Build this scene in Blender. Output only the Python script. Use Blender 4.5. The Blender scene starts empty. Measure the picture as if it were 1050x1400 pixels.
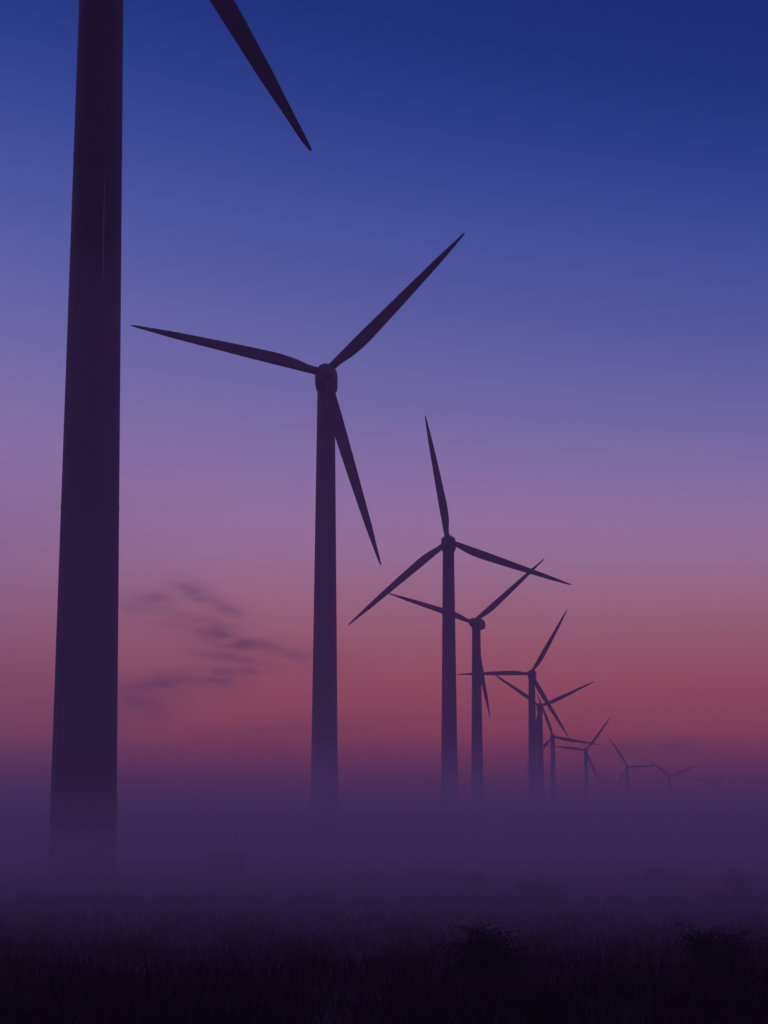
import bpy, bmesh, math, random
import numpy as np
from mathutils import Vector, Matrix, noise

sc = bpy.context.scene
COL = sc.collection
rnd = random.Random(7)
R = math.radians

# ------------------------------------------------------------------ camera
F, CX, CY, HOR = 2900.0, 525.0, 700.0, 1160.0
PITCH = math.atan((HOR - CY) / F)
CAM_H = 1.9
cd = bpy.data.cameras.new('camera')
cam = bpy.data.objects.new('camera', cd)
COL.objects.link(cam)
cam.location = (0, 0, CAM_H)
cam.rotation_euler = (math.pi / 2 + PITCH, 0, 0)
cd.sensor_fit = 'VERTICAL'
cd.sensor_height = 36.0
cd.lens = F / 1400.0 * 36.0
cd.clip_start = 0.1
cd.clip_end = 20000
sc.camera = cam


def ray(px, py):
    u, v = (px - CX) / F, (CY - py) / F
    return Vector((u, math.cos(PITCH) - v * math.sin(PITCH), math.sin(PITCH) + v * math.cos(PITCH)))


def at_y(px, dist):
    """ground point at distance dist (along +Y) seen in picture column px near the horizon"""
    d = ray(px, HOR)
    return Vector((d.x / d.y * dist, dist, 0))


# ------------------------------------------------------------------ helpers
def tag(o, label=None, cat=None, group=None, kind=None):
    for k, v in (('label', label), ('category', cat), ('group', group), ('kind', kind)):
        if v:
            o[k] = v
    return o


def mesh_obj(name, verts, faces, mat, parent=None, smooth=False):
    me = bpy.data.meshes.new(name)
    me.from_pydata([tuple(v) for v in verts], [], faces)
    me.update()
    if smooth:
        me.polygons.foreach_set('use_smooth', [True] * len(me.polygons))
    if mat:
        me.materials.append(mat)
    o = bpy.data.objects.new(name, me)
    COL.objects.link(o)
    if parent:
        o.parent = parent
    return o


def bm_obj(name, bm, mat, parent=None, smooth=False):
    me = bpy.data.meshes.new(name)
    bmesh.ops.recalc_face_normals(bm, faces=bm.faces)
    bm.to_mesh(me)
    bm.free()
    if smooth:
        me.polygons.foreach_set('use_smooth', [True] * len(me.polygons))
    me.materials.append(mat)
    o = bpy.data.objects.new(name, me)
    COL.objects.link(o)
    if parent:
        o.parent = parent
    return o


def empty(name, loc, rz=0.0):
    o = bpy.data.objects.new(name, None)
    COL.objects.link(o)
    o.empty_display_size = 1
    o.location = loc
    o.rotation_euler = (0, 0, rz)
    return o


def rings_bm(bm, rings, cap=True):
    """skin a list of closed rings (each a list of Vectors) into bm"""
    rv = [[bm.verts.new(p) for p in r] for r in rings]
    n = len(rv[0])
    for a, b in zip(rv[:-1], rv[1:]):
        for i in range(n):
            j = (i + 1) % n
            bm.faces.new((a[i], a[j], b[j], b[i]))
    if cap:
        bm.faces.new(rv[0][::-1])
        bm.faces.new(rv[-1])
    return rv


def tube(bm, pts, rads, n=5):
    rings = []
    for i, p in enumerate(pts):
        t = (pts[min(i + 1, len(pts) - 1)] - pts[max(i - 1, 0)]).normalized()
        a = t.orthogonal().normalized()
        b = t.cross(a)
        rings.append([p + (a * math.cos(2 * math.pi * k / n) + b * math.sin(2 * math.pi * k / n)) * rads[i] for k in range(n)])
    rings_bm(bm, rings)


def box(bm, lo, hi, bev=0.0):
    m = bmesh.ops.create_cube(bm, size=1.0)
    vs = m['verts']
    for v in vs:
        v.co = Vector((lo[i] + (v.co[i] + .5) * (hi[i] - lo[i]) for i in range(3)))
    if bev:
        es = list({e for v in vs for e in v.link_edges})
        bmesh.ops.bevel(bm, geom=es, offset=bev, segments=2, affect='EDGES')


# ------------------------------------------------------------------ materials
def srgb(r, g, b):
    f = lambda c: c / 12.92 if c <= .04045 else ((c + .055) / 1.055) ** 2.4
    return (f(r / 255), f(g / 255), f(b / 255), 1)


def mat_surface(name, c1, c2, scale=1.0, rough=.7, stretch=(1, 1, 1), bump=0.0, detail=5):
    m = bpy.data.materials.new(name)
    m.use_nodes = True
    nt = m.node_tree
    b = nt.nodes['Principled BSDF']
    tc = nt.nodes.new('ShaderNodeTexCoord')
    mp = nt.nodes.new('ShaderNodeMapping')
    mp.inputs['Scale'].default_value = stretch
    nz = nt.nodes.new('ShaderNodeTexNoise')
    nz.inputs['Scale'].default_value = scale
    nz.inputs['Detail'].default_value = detail
    cr = nt.nodes.new('ShaderNodeValToRGB')
    cr.color_ramp.elements[0].position = .3
    cr.color_ramp.elements[0].color = (*c1, 1)
    cr.color_ramp.elements[1].position = .7
    cr.color_ramp.elements[1].color = (*c2, 1)
    L = nt.links.new
    L(tc.outputs['Object'], mp.inputs['Vector'])
    L(mp.outputs[0], nz.inputs['Vector'])
    L(nz.outputs['Fac'], cr.inputs[0])
    L(cr.outputs[0], b.inputs['Base Color'])
    b.inputs['Roughness'].default_value = rough
    b.inputs['Specular IOR Level'].default_value = .25
    if bump:
        bp = nt.nodes.new('ShaderNodeBump')
        bp.inputs['Strength'].default_value = bump
        L(nz.outputs['Fac'], bp.inputs['Height'])
        L(bp.outputs[0], b.inputs['Normal'])
    return m


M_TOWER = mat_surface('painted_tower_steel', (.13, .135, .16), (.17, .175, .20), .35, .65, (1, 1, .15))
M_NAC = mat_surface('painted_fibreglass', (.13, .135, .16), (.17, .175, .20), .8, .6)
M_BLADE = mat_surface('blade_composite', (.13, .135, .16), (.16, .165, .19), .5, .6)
M_RUST = mat_surface('rust_run', (.60, .34, .27), (.75, .45, .36), 3.0, .8, (1, 1, .3))
M_GROUND = mat_surface('dark_soil_and_turf', (.016, .010, .009), (.036, .024, .018), .6, .95, bump=.4, detail=8)
M_GRASS = mat_surface('dry_grass', (.030, .018, .014), (.062, .040, .030), .25, .9)
M_LEAF = mat_surface('dark_leaves', (.018, .022, .014), (.05, .052, .03), 6.0, .85)
M_TWIG = mat_surface('twig_bark', (.03, .024, .02), (.06, .045, .035), 8.0, .9)
M_KIOSK = mat_surface('green_painted_metal', (.06, .09, .07), (.09, .12, .09), 2.0, .7)
M_KROOF = mat_surface('weathered_concrete', (.18, .17, .16), (.28, .27, .26), 4.0, .9)


def mat_fog(name, color, dens, aniso):
    m = bpy.data.materials.new(name)
    m.use_nodes = True
    nt = m.node_tree
    nt.nodes.clear()
    out = nt.nodes.new('ShaderNodeOutputMaterial')
    v = nt.nodes.new('ShaderNodeVolumePrincipled')
    v.inputs['Color'].default_value = (*color, 1)
    v.inputs['Density'].default_value = dens
    v.inputs['Anisotropy'].default_value = aniso
    nt.links.new(v.outputs[0], out.inputs['Volume'])
    return m


M_HAZE = mat_fog('thin_haze', (1.0, .88, .94), .00010, .5)
FOGC, FOGG = (1.0, .85, .89), .5

# ------------------------------------------------------------------ sky
w = bpy.data.worlds.new('World')
sc.world = w
w.use_nodes = True
nt = w.node_tree
nt.nodes.clear()
N, L = nt.nodes.new, nt.links.new


def mth(op, a, b=None, c=None, clamp=False):
    n = N('ShaderNodeMath')
    n.operation = op
    n.use_clamp = clamp
    for i, x in enumerate((a, b, c)):
        if x is None:
            continue
        if isinstance(x, (int, float)):
            n.inputs[i].default_value = x
        else:
            L(x, n.inputs[i])
    return n.outputs[0]


def sstep(x, lo, hi):
    n = N('ShaderNodeMapRange')
    n.interpolation_type = 'SMOOTHSTEP'
    n.inputs['From Min'].default_value = lo
    n.inputs['From Max'].default_value = hi
    L(x, n.inputs['Value'])
    return n.outputs['Result']


def mix(fac, a, b):
    n = N('ShaderNodeMix')
    n.data_type = 'RGBA'
    L(fac, n.inputs[0])
    for s, x in ((6, a), (7, b)):
        if isinstance(x, tuple):
            n.inputs[s].default_value = x
        else:
            L(x, n.inputs[s])
    return n.outputs[2]


def ramp(x, stops):
    n = N('ShaderNodeValToRGB')
    cr = n.color_ramp
    cr.interpolation = 'B_SPLINE'
    while len(cr.elements) < len(stops):
        cr.elements.new(.5)
    for e, (p, c) in zip(cr.elements, stops):
        e.position = p
        e.color = c
    L(x, n.inputs[0])
    return n.outputs[0]


tc = N('ShaderNodeTexCoord')
sx = N('ShaderNodeSeparateXYZ')
L(tc.outputs['Generated'], sx.inputs[0])
dx, dy, dz = sx.outputs
xc = mth('MAXIMUM', mth('MINIMUM', dx, .35), -.35)
# the glow reaches higher on the left, stays lower on the right
zz = mth('MULTIPLY', dz, mth('ADD', 1.0, mth('MULTIPLY', mth('MULTIPLY', xc, .5), sstep(dz, .08, .24))))
glow = ramp(zz, [
    (0.000, srgb(140, 58, 76)),
    (0.048, srgb(170, 71, 80)),
    (0.070, srgb(187, 92, 97)),
    (0.090, srgb(188, 104, 114)),
    (0.112, srgb(184, 119, 140)),
    (0.135, srgb(180, 134, 170)),
    (0.168, srgb(160, 131, 186)),
    (0.205, srgb(122, 117, 183)),
    (0.255, srgb(86, 95, 170)),
    (0.315, srgb(50, 71, 152)),
    (0.372, srgb(18, 46, 122)),
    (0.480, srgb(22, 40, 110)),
    (0.700, srgb(62, 42, 112)),  # unseen sky overhead, brightened and tinted purple to light the fog
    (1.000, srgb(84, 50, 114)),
])
# away from the centre of the glow the red fades into mauve
mauve = ramp(dz, [(0.0, srgb(118, 64, 92)), (.07, srgb(150, 84, 106)), (.11, srgb(166, 116, 146)), (.16, srgb(152, 124, 178)), (.22, srgb(114, 110, 176)), (.4, srgb(26, 48, 128)), (1.0, srgb(84, 50, 114))])
glow = mix(mth('MULTIPLY', mth('SUBTRACT', 1.0, sstep(dx, -.20, -.05)), mth('MULTIPLY', mth('SUBTRACT', 1.0, sstep(dz, .14, .2)), .75)), glow, mauve)
night = ramp(dz, [(0.0, srgb(104, 60, 96)), (.12, srgb(124, 78, 122)), (.3, srgb(70, 58, 122)), (.6, srgb(64, 44, 112)), (1.0, srgb(84, 50, 114))])  # unseen sky behind the camera, lifted to pink-purple as fill for fog and towers
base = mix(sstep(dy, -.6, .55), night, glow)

# faint wisps of cloud low in the afterglow: (column, row, half length, half width, slope, strength), warped by noise
mp = N('ShaderNodeMapping')
mp.inputs['Scale'].default_value = (26, 26, 60)
L(tc.outputs['Generated'], mp.inputs['Vector'])
nz = N('ShaderNodeTexNoise')
nz.inputs['Scale'].default_value = 1.0
nz.inputs['Detail'].default_value = 4
L(mp.outputs[0], nz.inputs['Vector'])
ns = N('ShaderNodeSeparateColor')
L(nz.outputs['Color'], ns.inputs[0])
wx = mth('ADD', dx, mth('MULTIPLY', mth('SUBTRACT', ns.outputs[0], .5), .036))
wz = mth('ADD', dz, mth('MULTIPLY', mth('SUBTRACT', ns.outputs[1], .5), .018))
mp2 = N('ShaderNodeMapping')
mp2.inputs['Scale'].default_value = (70, 70, 260)
L(tc.outputs['Generated'], mp2.inputs['Vector'])
nz2 = N('ShaderNodeTexNoise')
nz2.inputs['Scale'].default_value = 1.0
nz2.inputs['Detail'].default_value = 5
L(mp2.outputs[0], nz2.inputs['Vector'])
frag = sstep(nz2.outputs['Fac'], .28, .62)
total = None
for px, py, ln, wd, sl, am in [
    (208, 828, 52, 12, -4, .55), (268, 817, 36, 9, -14, .75), (308, 836, 30, 8, -12, .6), (325, 876, 88, 12, -12, .85), (255, 856, 50, 14, -20, .4),
    (315, 904, 56, 8, -10, .6), (330, 922, 20, 16, 40, .6), (303, 933, 26, 12, 5, .8), (222, 940, 74, 12, 9, .75), (188, 962, 50, 18, 6, .7),
    (900, 1027, 70, 9, -6, .55), (935, 1010, 40, 6, -8, .35), (400, 1000, 110, 10, 3, .35)]:
    d = ray(px, py).normalized()
    ca, sa = math.cos(R(sl)), math.sin(R(sl))
    ex, ez = mth('SUBTRACT', wx, d.x), mth('SUBTRACT', wz, d.z)
    u = mth('ADD', mth('MULTIPLY', ex, ca * F / (ln * 1.15)), mth('MULTIPLY', ez, sa * F / (ln * 1.15)))
    v = mth('ADD', mth('MULTIPLY', ex, -sa * F / (wd * 1.5)), mth('MULTIPLY', ez, ca * F / (wd * 1.5)))
    q = mth('ADD', mth('MULTIPLY', u, u), mth('MULTIPLY', v, v))
    gss = mth('MULTIPLY', mth('POWER', 2.718, mth('MULTIPLY', q, -1.0)), am)
    total = gss if total is None else mth('MAXIMUM', total, gss)
front = mth('GREATER_THAN', dy, 0.0)
amt = mth('MULTIPLY', mth('MULTIPLY', total, mth('ADD', mth('MULTIPLY', frag, .6), .4)), mth('MULTIPLY', front, .85))
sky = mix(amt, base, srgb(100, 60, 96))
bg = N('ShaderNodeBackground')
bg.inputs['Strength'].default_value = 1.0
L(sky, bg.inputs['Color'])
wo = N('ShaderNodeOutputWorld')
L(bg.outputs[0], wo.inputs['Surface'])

# ------------------------------------------------------------------ ground
def gz(x, y):
    """ground height: almost flat meadow with slight swells"""
    h = .10 * noise.noise(Vector((x * .05, y * .05, 3.1))) + .25 * noise.noise(Vector((x * .012, y * .012, 9.7)))
    h *= min(1.0, max(0.0, (y - 4) / 25.0)) if y > 0 else 0.0
    return h - (.25 if y > 0 else 0.0) * 0


def axis_pts(lim, near, step, grow):
    p, s = [0.0], step
    while p[-1] < lim:
        if p[-1] > near:
            s *= grow
        p.append(p[-1] + s)
    p[-1] = lim
    return p


ya = [-v for v in axis_pts(2800, 10, 4, 1.35)][::-1][:-1] + axis_pts(2800, 160, 1.6, 1.13)
xa = axis_pts(2800, 45, 1.6, 1.14)
xa = [-v for v in xa][::-1][:-1] + xa
gv = [(x, y, gz(x, y)) for y in ya for x in xa]
nx = len(xa)
gf = [(j * nx + i, j * nx + i + 1, (j + 1) * nx + i + 1, (j + 1) * nx + i) for j in range(len(ya) - 1) for i in range(nx - 1)]
g = mesh_obj('ground', gv, gf, M_GROUND, smooth=True)
tag(g, 'dark flat meadow ground running into the fog', 'ground', kind='structure')

# ------------------------------------------------------------------ haze and ground fog
def box_obj(name, lo, hi, mat):
    bm = bmesh.new()
    box(bm, lo, hi)
    return bm_obj(name, bm, mat)


hz = box_obj('haze', (-3000, -3000, -2), (3000, 3000, 104), M_HAZE)
tag(hz, 'thin evening haze over the whole meadow', 'haze', kind='stuff')


FX = [0, 15, 30, 50, 80, 130, 200, 320, 500, 800, 1300, 2000, 2900.0]
FX = [-v for v in FX][::-1][:-1] + FX


def fog_shell(height, start, full, dens, seed, back=None, end=None):
    """one even-density sheet of ground fog: a closed wedge that thickens from start to full"""
    def top(x, y):
        t = min(1.0, max(0.0, (y - start) / (full - start)))
        t = t * t * (3 - 2 * t) * .6 + t * .4 if back is None else 1.0
        h = height * (1 + .09 * noise.noise(Vector((x * .006, y * .004, seed))) + .06 * noise.noise(Vector((x * .03, y * .012, seed + 5))))
        if end:
            e = min(1.0, max(0.0, (end[1] - y) / (end[1] - end[0])))
            t *= e * e * (3 - 2 * e)
        return -1.5 + (h + 1.5) * t
    st = start if back is None else back
    fy = [st + (full - st) * i / 14 for i in range(15)]
    sp = (full - st) / 14
    last = end[1] if end else 2900.0
    while fy[-1] < last - (15 if end else 100):
        sp *= 1.05 if end else 1.16
        fy.append(fy[-1] + sp)
    fy[-1] = last
    bm = bmesh.new()
    tv = [[bm.verts.new((x, y + (.2 * start * noise.noise(Vector((x * .03, seed, 2.2))) if y < full else 0), top(x, y))) for x in FX] for y in fy]
    bv = [[bm.verts.new((v.co.x, v.co.y, -1.7 - .02 * seed)) for v in r] for r in tv]
    ny, nxf = len(fy), len(FX)
    for j in range(ny - 1):
        for i in range(nxf - 1):
            bm.faces.new((tv[j][i], tv[j][i + 1], tv[j + 1][i + 1], tv[j + 1][i]))
            bm.faces.new((bv[j][i], bv[j + 1][i], bv[j + 1][i + 1], bv[j][i + 1]))
    for j in range(ny - 1):
        for i in (0, nxf - 1):
            bm.faces.new((tv[j][i], tv[j + 1][i], bv[j + 1][i], bv[j][i]))
    for i in range(nxf - 1):
        for j in (0, ny - 1):
            bm.faces.new((tv[j][i], tv[j][i + 1], bv[j][i + 1], bv[j][i]))
    o = bm_obj('ground_fog', bm, mat_fog('ground_mist', FOGC, dens, FOGG))
    tag(o, 'low purple ground fog lying over the meadow', 'fog', kind='stuff')


for i, (h_, s_, f_, d_, e_) in enumerate([
    (2.4, 20, 48, .0080, (60, 112)), (3.4, 23, 62, .0060, (80, 150)), (5.2, 26, 95, .0030, None),
    (7.6, 30, 120, .0031, None), (10.4, 38, 165, .0027, None), (16.0, 55, 270, .0006, None), (12.6, 105, 265, .0032, None), (34.0, 22, 110, .0020, (150, 330))]):
    fog_shell(h_, s_, f_, d_, i + 1, end=e_)
fog_shell(14.0, 15, 200, .0013, 12, back=-900)
fog_shell(27.0, 15, 200, .00012, 13, back=-900)

# ------------------------------------------------------------------ wind turbine
HUB = 64.0 + CAM_H     # hub height
ROT = 27.5             # rotor radius
OVER = 3.4             # hub centre ahead of the tower axis
TOWER_TOP = HUB - 1.75


def tower_bm():
    bm = bmesh.new()
    n = 48
    prof = [(-.6, 2.15), (.12, 2.15), (.14, 1.96)]
    for k in range(1, 25):
        z = .14 + (TOWER_TOP - .14) * k / 24
        r = 1.93 + (1.20 - 1.93) * z / TOWER_TOP
        if k in (8, 16):       # flange joint between the tower sections
            prof += [(z - .10, r), (z - .09, r + .018), (z + .09, r + .016), (z + .10, r - .002)]
        else:
            prof.append((z, r))
    prof += [(TOWER_TOP + .02, 1.34), (TOWER_TOP + .30, 1.34)]
    rings_bm(bm, [[Vector((r * math.cos(2 * math.pi * i / n), r * math.sin(2 * math.pi * i / n), z)) for i in range(n)] for z, r in prof])
    return bm


def superellipse(cx, hw, zc, hh, n=28, e=3.2):
    pts = []
    for i in range(n):
        a = 2 * math.pi * i / n
        c, s = math.cos(a), math.sin(a)
        pts.append((math.copysign(abs(c) ** (2 / e), c) * hw, math.copysign(abs(s) ** (2 / e), s) * hh + zc))
    return pts


def nacelle_bm():
    """housing along -Y (front, towards hub) to +Y (tail)"""
    bm = bmesh.new()
    prof = [(-2.35, 1.05, HUB, 1.05, 2.2), (-2.2, 1.25, HUB, 1.22, 2.4), (-1.4, 1.45, HUB, 1.45, 2.8), (0, 1.55, HUB + .02, 1.6, 3.4),
            (2.2, 1.55, HUB + .05, 1.62, 3.6), (4.2, 1.48, HUB + .08, 1.52, 3.6), (5.3, 1.36, HUB + .12, 1.36, 3.4), (5.65, 1.15, HUB + .14, 1.14, 3.0), (5.75, .8, HUB + .15, .8, 2.6)]
    rings_bm(bm, [[Vector((x, y, z)) for x, z in superellipse(0, hw, zc, hh, e=e)] for y, hw, zc, hh, e in prof])
    box(bm, (-.55, 2.2, HUB + 1.6), (.55, 3.6, HUB + 1.95), .08)      # cooler hood on the roof
    return bm


def vane_bm():
    bm = bmesh.new()
    tube(bm, [Vector((0, 4.6, HUB + 1.5)), Vector((0, 4.6, HUB + 2.9))], [.05, .035], 6)
    tube(bm, [Vector((-.5, 4.6, HUB + 2.5)), Vector((.5, 4.6, HUB + 2.5))], [.03, .03], 5)
    for s in (-.5, .5):
        tube(bm, [Vector((s, 4.6, HUB + 2.45)), Vector((s, 4.6, HUB + 2.85))], [.07, .07], 6)
    return bm


def hub_bm():
    """spinner nose, axis along -Y, centred on the rotor axis"""
    bm = bmesh.new()
    n = 28
    prof = [(1.02, .95), (.95, 1.12), (.5, 1.28), (0, 1.32), (-.5, 1.24), (-.95, 1.02), (-1.3, .72), (-1.52, .4), (-1.6, .12)]
    rings_bm(bm, [[Vector((r * math.cos(2 * math.pi * i / n), y, r * math.sin(2 * math.pi * i / n))) for i in range(n)] for y, r in prof])
    return bm


def blade_bm():
    """blade along +X from the hub centre, rotor plane XZ, leading edge +Z"""
    bm = bmesh.new()
    n = 20
    sec = [(.9, 1.10, 1.0, 0), (1.9, 1.10, 1.0, 0), (2.8, 1.25, .85, .06), (4.2, 1.55, .50, .22), (5.8, 1.74, .34, .30), (7.5, 1.78, .27, .33), (10.5, 1.64, .23, .30),
           (14, 1.44, .20, .26), (18, 1.18, .18, .20), (22, .90, .17, .13), (25, .52, .16, .08), (26.6, .36, .15, .05), (27.3, .2, .15, .02), (27.5, .06, .2, 0)]
    rings = []
    for x, ch, th, off in sec:
        tw = R(14) * (1 - min(1, x / 22)) ** 1.6 + R(3)
        ring = []
        for i in range(n):
            a = 2 * math.pi * i / n
            c, s = math.cos(a), math.sin(a)
            taper = 1.0 if th > .9 else (.55 + .45 * c)
            z = .5 * ch * c - off
            y = .5 * ch * th * s * taper
            ring.append(Vector((x, y * math.cos(tw) - z * math.sin(tw), y * math.sin(tw) + z * math.cos(tw))))
        rings.append(ring)
    rings_bm(bm, rings)
    return bm


turb = []          # turbine roots
first = {}


def build_turbine(px, py, base_angle, yaw, label):
    d = ray(px, py)
    hubp = Vector((0, 0, CAM_H)) + d * (64.0 / d.z)
    fwd = Vector((-math.sin(yaw), -math.cos(yaw), 0))          # from the tower towards the hub (upwind, towards us)
    # Rz(rz) maps local -Y to fwd
    rz = -yaw
    loc = hubp - fwd * OVER
    loc.z = 0
    root = empty('wind_turbine', loc, rz)
    tag(root, label, 'wind turbine', 'wind turbines in a row across the meadow')
    if not first:
        first['tower'] = bm_obj('tower', tower_bm(), M_TOWER, root, True)
        first['nacelle'] = bm_obj('nacelle', nacelle_bm(), M_NAC, root, True)
        first['weather_vane'] = bm_obj('weather_vane', vane_bm(), M_NAC, first['nacelle'])
        h = first['hub'] = bm_obj('hub', hub_bm(), M_NAC, root, True)
        b = first['blade'] = bm_obj('blade', blade_bm(), M_BLADE, root, True)
        for k in ('tower',):
            first[k].data.set_sharp_from_angle(angle=R(40)) if hasattr(first[k].data, 'set_sharp_from_angle') else None
        blades = [b, b.copy(), b.copy()]
    else:
        for k in ('tower', 'nacelle', 'hub'):
            c = first[k].copy()
            c.parent = root
            COL.objects.link(c)
            if k == 'hub':
                h = c
            if k == 'nacelle':
                v = first['weather_vane'].copy()
                v.parent = c
                COL.objects.link(v)
        blades = [first['blade'].copy() for _ in range(3)]
    h.location = (0, -OVER, HUB)
    for k, b in enumerate(blades):
        b.parent = root
        if b.name not in COL.objects:
            COL.objects.link(b)
        b.location = (0, -OVER, HUB)
        b.rotation_euler = (0, -R(base_angle + 120 * k), 0)
    turb.append(root)
    return root


T = [
    (130.5, -318, -61.5, 3, 'huge dark wind turbine tower cropped by the top edge, reddish streak down its side'),
    (445, 510, 46.0, 0, 'tall wind turbine standing next to the huge cropped tower, whole dark rotor in view'),
    (612.5, 740, 100.0, 3, 'wind turbine with one blade pointing almost straight up, third tallest in the row'),
    (647, 851, 40.0, 17, 'wind turbine just beside the one with the upright blade, shorter and crossed by its blade'),
    (726, 921, 60.0, 8, 'wind turbine with one blade held level and another crossing the smaller turbine behind'),
    (738, 966, 24.5, 4, 'wind turbine whose tower stands close behind that of the level-bladed turbine'),
    (756, 1007, 110.0, 2, 'small hazy wind turbine under the low blade tip of the level-bladed turbine'),
    (801, 1026, 53.0, 4, 'small faint wind turbine with one blade raised steeply against the red sky'),
    (858, 1048, 2.0, 4, 'very faint small wind turbine with one blade level, between two other faded ones'),
    (916, 1061.5, 23.0, 4, 'barely visible tiny wind turbine sunk in fog, second farthest of the row'),
    (978, 1072, 45.0, 4, 'farthest wind turbine of the row, almost lost in the fog'),
]
for px, py, a, yw, lab in T:
    build_turbine(px, py, a, R(yw), lab)

# rust run on the nearest tower only
t1 = turb[0]
bm = bmesh.new()
azr = R(-62)
z0, z1 = 34.6, 41.6
nseg = 24
left, right = [], []
for i in range(nseg + 1):
    t = i / nseg
    z = z0 + (z1 - z0) * t
    r = 1.93 + (1.20 - 1.93) * z / TOWER_TOP + .004
    hw = (.030 * math.sin(math.pi * min(1, t * .9 + .08)) + .006 * rnd.random()) / r
    a = azr + .010 * math.sin(t * 9) / r
    left.append(bm.verts.new((r * math.cos(a - hw), r * math.sin(a - hw), z)))
    right.append(bm.verts.new((r * math.cos(a + hw), r * math.sin(a + hw), z)))
for i in range(nseg):
    bm.faces.new((left[i], right[i], right[i + 1], left[i + 1]))
bm_obj('rust_streak', bm, M_RUST, t1)

# ------------------------------------------------------------------ transformer cabinet in the fog
kp = at_y(310, 142)
kz = gz(kp.x, kp.y)
kr = empty('utility_cabinet', (kp.x, kp.y, kz), R(8))
tag(kr, 'low boxy utility cabinet, a faint dark block in the fog near the huge tower', 'cabinet')
bm = bmesh.new(); box(bm, (-1.3, -.95, -.25), (1.3, .95, .12), .02); bm_obj('plinth', bm, M_KROOF, kr)
bm = bmesh.new(); box(bm, (-1.2, -.85, .122), (1.2, .85, 1.58), .02); bm_obj('body', bm, M_KIOSK, kr)
bm = bmesh.new()
rings_bm(bm, [[Vector((-1.35, y, 1.582)), Vector((1.35, y, 1.582)), Vector((1.35, y, 1.68)), Vector((0, y, 1.84)), Vector((-1.35, y, 1.68))] for y in (-1.0, 1.0)])
bm_obj('roof', bm, M_KROOF, kr)
for s in (-1, 1):
    bm = bmesh.new(); box(bm, (.03 if s > 0 else -1.05, -.885, .2), (1.05 if s > 0 else -.03, -.852, 1.5), .008)
    dr = bm_obj('door', bm, M_KIOSK, kr)
    bm = bmesh.new(); box(bm, (s * .12 - .02, -.93, .8), (s * .12 + .02, -.886, 1.0), .005)
    bm_obj('handle', bm, M_KROOF, dr)

# ------------------------------------------------------------------ shrubs
def shrub(px, dist, wid, hgt, seed, label, nstem=26, leaves=2600, rz=None, dens=1.0):
    r = random.Random(seed)
    p = at_y(px, dist)
    root = empty('shrub', (p.x, p.y, gz(p.x, p.y) - .03), r.uniform(0, 6.28))
    tag(root, label, 'shrub', 'shrubs scattered over the foggy meadow')
    bm = bmesh.new()
    tips = []
    for s in range(nstem):
        az = r.uniform(0, 6.283)
        lean = r.random() ** .7
        top = Vector((math.cos(az) * lean * wid / 2, math.sin(az) * lean * wid / 2, hgt * (1.05 - .55 * lean ** 1.5) * r.uniform(.7, 1.12)))
        b0 = Vector((math.cos(az) * .08 * wid, math.sin(az) * .08 * wid, 0))
        pts = []
        for k in range(6):
            t = k / 5
            q = b0.lerp(top, t)
            q += Vector((r.gauss(0, .03), r.gauss(0, .03), .18 * hgt * math.sin(math.pi * t) * lean)) * (1 if 0 < k else 0)
            pts.append(q)
        tube(bm, pts, [.018 * (1 - .8 * k / 5) * max(.6, hgt) for k in range(6)], 4)
        tips.append(pts)
        for _ in range(3):
            k = r.randint(2, 4)
            q = pts[k]
            e = q + Vector((r.gauss(0, .14) * wid, r.gauss(0, .14) * wid, r.uniform(.02, .24) * hgt))
            m = q.lerp(e, .5) + Vector((0, 0, .03 * hgt))
            tube(bm, [q, m, e], [.008 * max(.6, hgt), .006 * max(.6, hgt), .003], 3)
            tips.append([q, q.lerp(m, .5), m, m.lerp(e, .5), e, e])
    bm_obj('branches', bm, M_TWIG, root)
    vs, fs = [], []
    for _ in range(leaves):
        pts = r.choice(tips)
        t = r.random() ** .8 * 4.999
        k = int(t)
        c = pts[k].lerp(pts[min(k + 1, len(pts) - 1)], t - k) + Vector((r.gauss(0, .035) * wid, r.gauss(0, .035) * wid, r.gauss(0, .03) * hgt))
        if _ % 2:
            ma, mr, mh = r.uniform(0, 6.283), r.random() ** .5, r.random()
            top = hgt * .78 * (1 - mr ** 2.2) * (.85 + .3 * noise.noise(Vector((math.cos(ma) * mr * 3, math.sin(ma) * mr * 3, seed))))
            c = Vector((math.cos(ma) * mr * wid * .52, math.sin(ma) * mr * wid * .52, max(.02, top * mh)))
        c.z = max(.02, c.z)
        l, wl = r.uniform(.035, .075) * max(.8, hgt) , r.uniform(.014, .028) * max(.8, hgt)
        d = Vector((r.gauss(0, 1), r.gauss(0, 1), r.gauss(.35, .8))).normalized()
        a = d.orthogonal().normalized()
        a = Matrix.Rotation(r.uniform(0, 6.28), 3, d) @ a
        i = len(vs)
        vs += [c - d * l * .5, c + a * wl * .5, c + d * l * .5, c - a * wl * .5]
        fs.append((i, i + 1, i + 2, i + 3))
    mesh_obj('foliage', vs, fs, M_LEAF, root)
    return root


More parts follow.
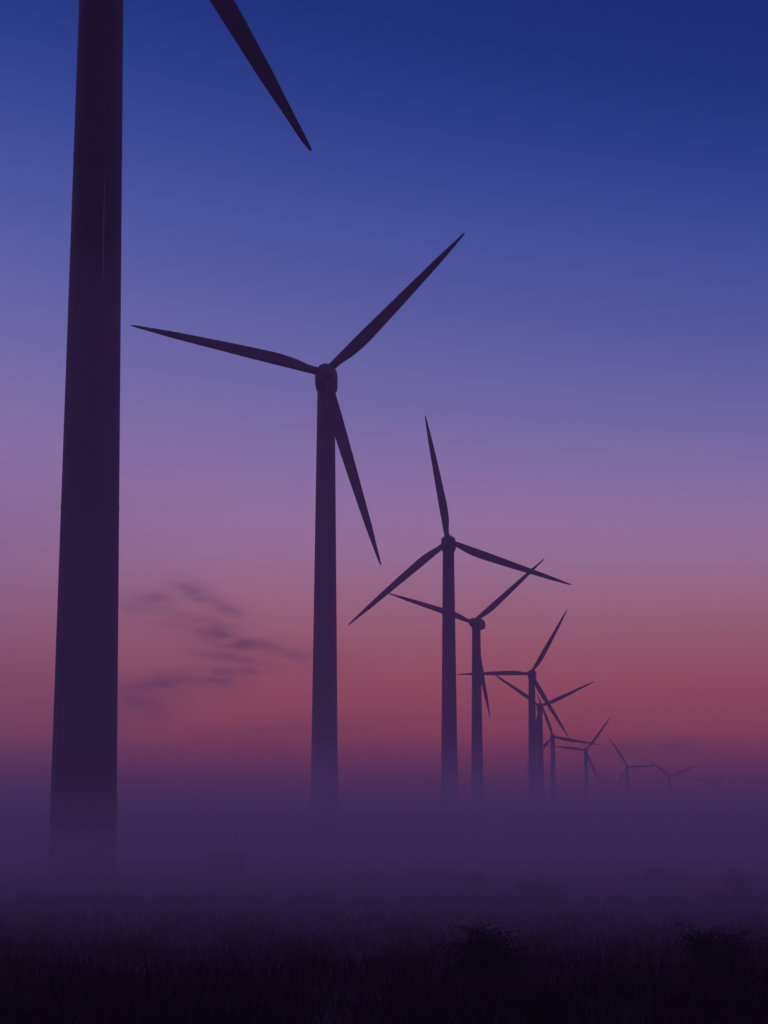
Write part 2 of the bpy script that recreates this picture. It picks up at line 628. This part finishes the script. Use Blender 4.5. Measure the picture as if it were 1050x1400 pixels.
shrub(662, 33, 1.55, .82, 11, 'dark leafy shrub with a ragged top, larger of the two standing clear in the meadow', 34, 6400)
shrub(978, 34, 1.5, .82, 12, 'dark leafy shrub near the edge of the frame, one tall twig above its crown', 30, 6000)
shrub(745, 24.0, .62, .42, 13, 'low black shrub nearest the camera, cut by the bottom edge', 24, 4000)
far = [
    (655, 92, 2.3, 1.0, 21, 'pale fog-faded shrub directly behind the larger ragged shrub'),
    (735, 84, 2.6, .95, 22, 'wide low shrub fading into the fog, between the two clear shrubs'),
    (585, 104, 3.0, 1.15, 23, 'broad low shrub half lost in fog below the turbine with the upright blade'),
    (900, 100, 3.2, 1.1, 24, 'wide fog-faded shrub behind the shrub with the tall twig'),
    (1010, 88, 2.4, 1.1, 25, 'fog-faded shrub at the far edge of the frame'),
    (500, 112, 2.6, .9, 26, 'small low shrub almost lost in fog below the tall whole turbine'),
]
for a in far:
    shrub(*a, nstem=30, leaves=5200)

# ------------------------------------------------------------------ grass
rs = np.random.RandomState(5)


def grass():
    n = 90000
    u = rs.rand(n)
    y = 17.0 * (85.0 / 17.0) ** u
    x = (rs.rand(n) * 2 - 1) * (y * .205 + 3)
    # clumping
    cl = np.array([noise.noise(Vector((a * .9, b * .5, 0))) + .5 * noise.noise(Vector((a * 3.1, b * 1.7, 4))) for a, b in zip(x, y)])
    keep = cl > rs.rand(n) * .9 - .55
    x, y, cl = x[keep], y[keep], cl[keep]
    n = len(x)
    z = np.array([gz(a, b) for a, b in zip(x, y)])
    h = (.10 + .18 * rs.rand(n) + .16 * np.clip(cl, -.3, 1)) * (1 + .7 * (rs.rand(n) > .985))
    ww = (.006 + .006 * rs.rand(n)) * (1 + y / 50)
    az = rs.rand(n) * 6.283
    lean = h * (.15 + .5 * rs.rand(n))
    la = rs.rand(n) * 6.283
    bx, by = np.cos(az) * ww, np.sin(az) * ww
    lx, ly = np.cos(la) * lean, np.sin(la) * lean
    V = np.empty((n, 5, 3), np.float32)
    V[:, 0] = np.stack([x - bx, y - by, z - .02], 1)
    V[:, 1] = np.stack([x + bx, y + by, z - .02], 1)
    V[:, 2] = np.stack([x + bx * .7 + lx * .35, y + by * .7 + ly * .35, z + h * .6], 1)
    V[:, 3] = np.stack([x - bx * .7 + lx * .35, y - by * .7 + ly * .35, z + h * .6], 1)
    V[:, 4] = np.stack([x + lx, y + ly, z + h], 1)
    idx = np.arange(n)[:, None] * 5
    Q = (idx + np.array([[0, 1, 2, 3]])).tolist()
    Tt = (idx + np.array([[3, 2, 4]])).tolist()
    o = mesh_obj('meadow_grass', V.reshape(-1, 3).tolist(), Q + Tt, M_GRASS)
    tag(o, 'rough dark grass covering the meadow in the foreground', 'grass', kind='stuff')


grass()

# ------------------------------------------------------------------ render settings
sc.render.engine = 'CYCLES'
sc.view_settings.view_transform = 'Standard'
sc.view_settings.look = 'None'
sc.view_settings.exposure = 0.0
sc.view_settings.gamma = 1.0
sc.cycles.volume_bounces = 5
sc.cycles.max_bounces = 8
sc.cycles.use_denoising = True
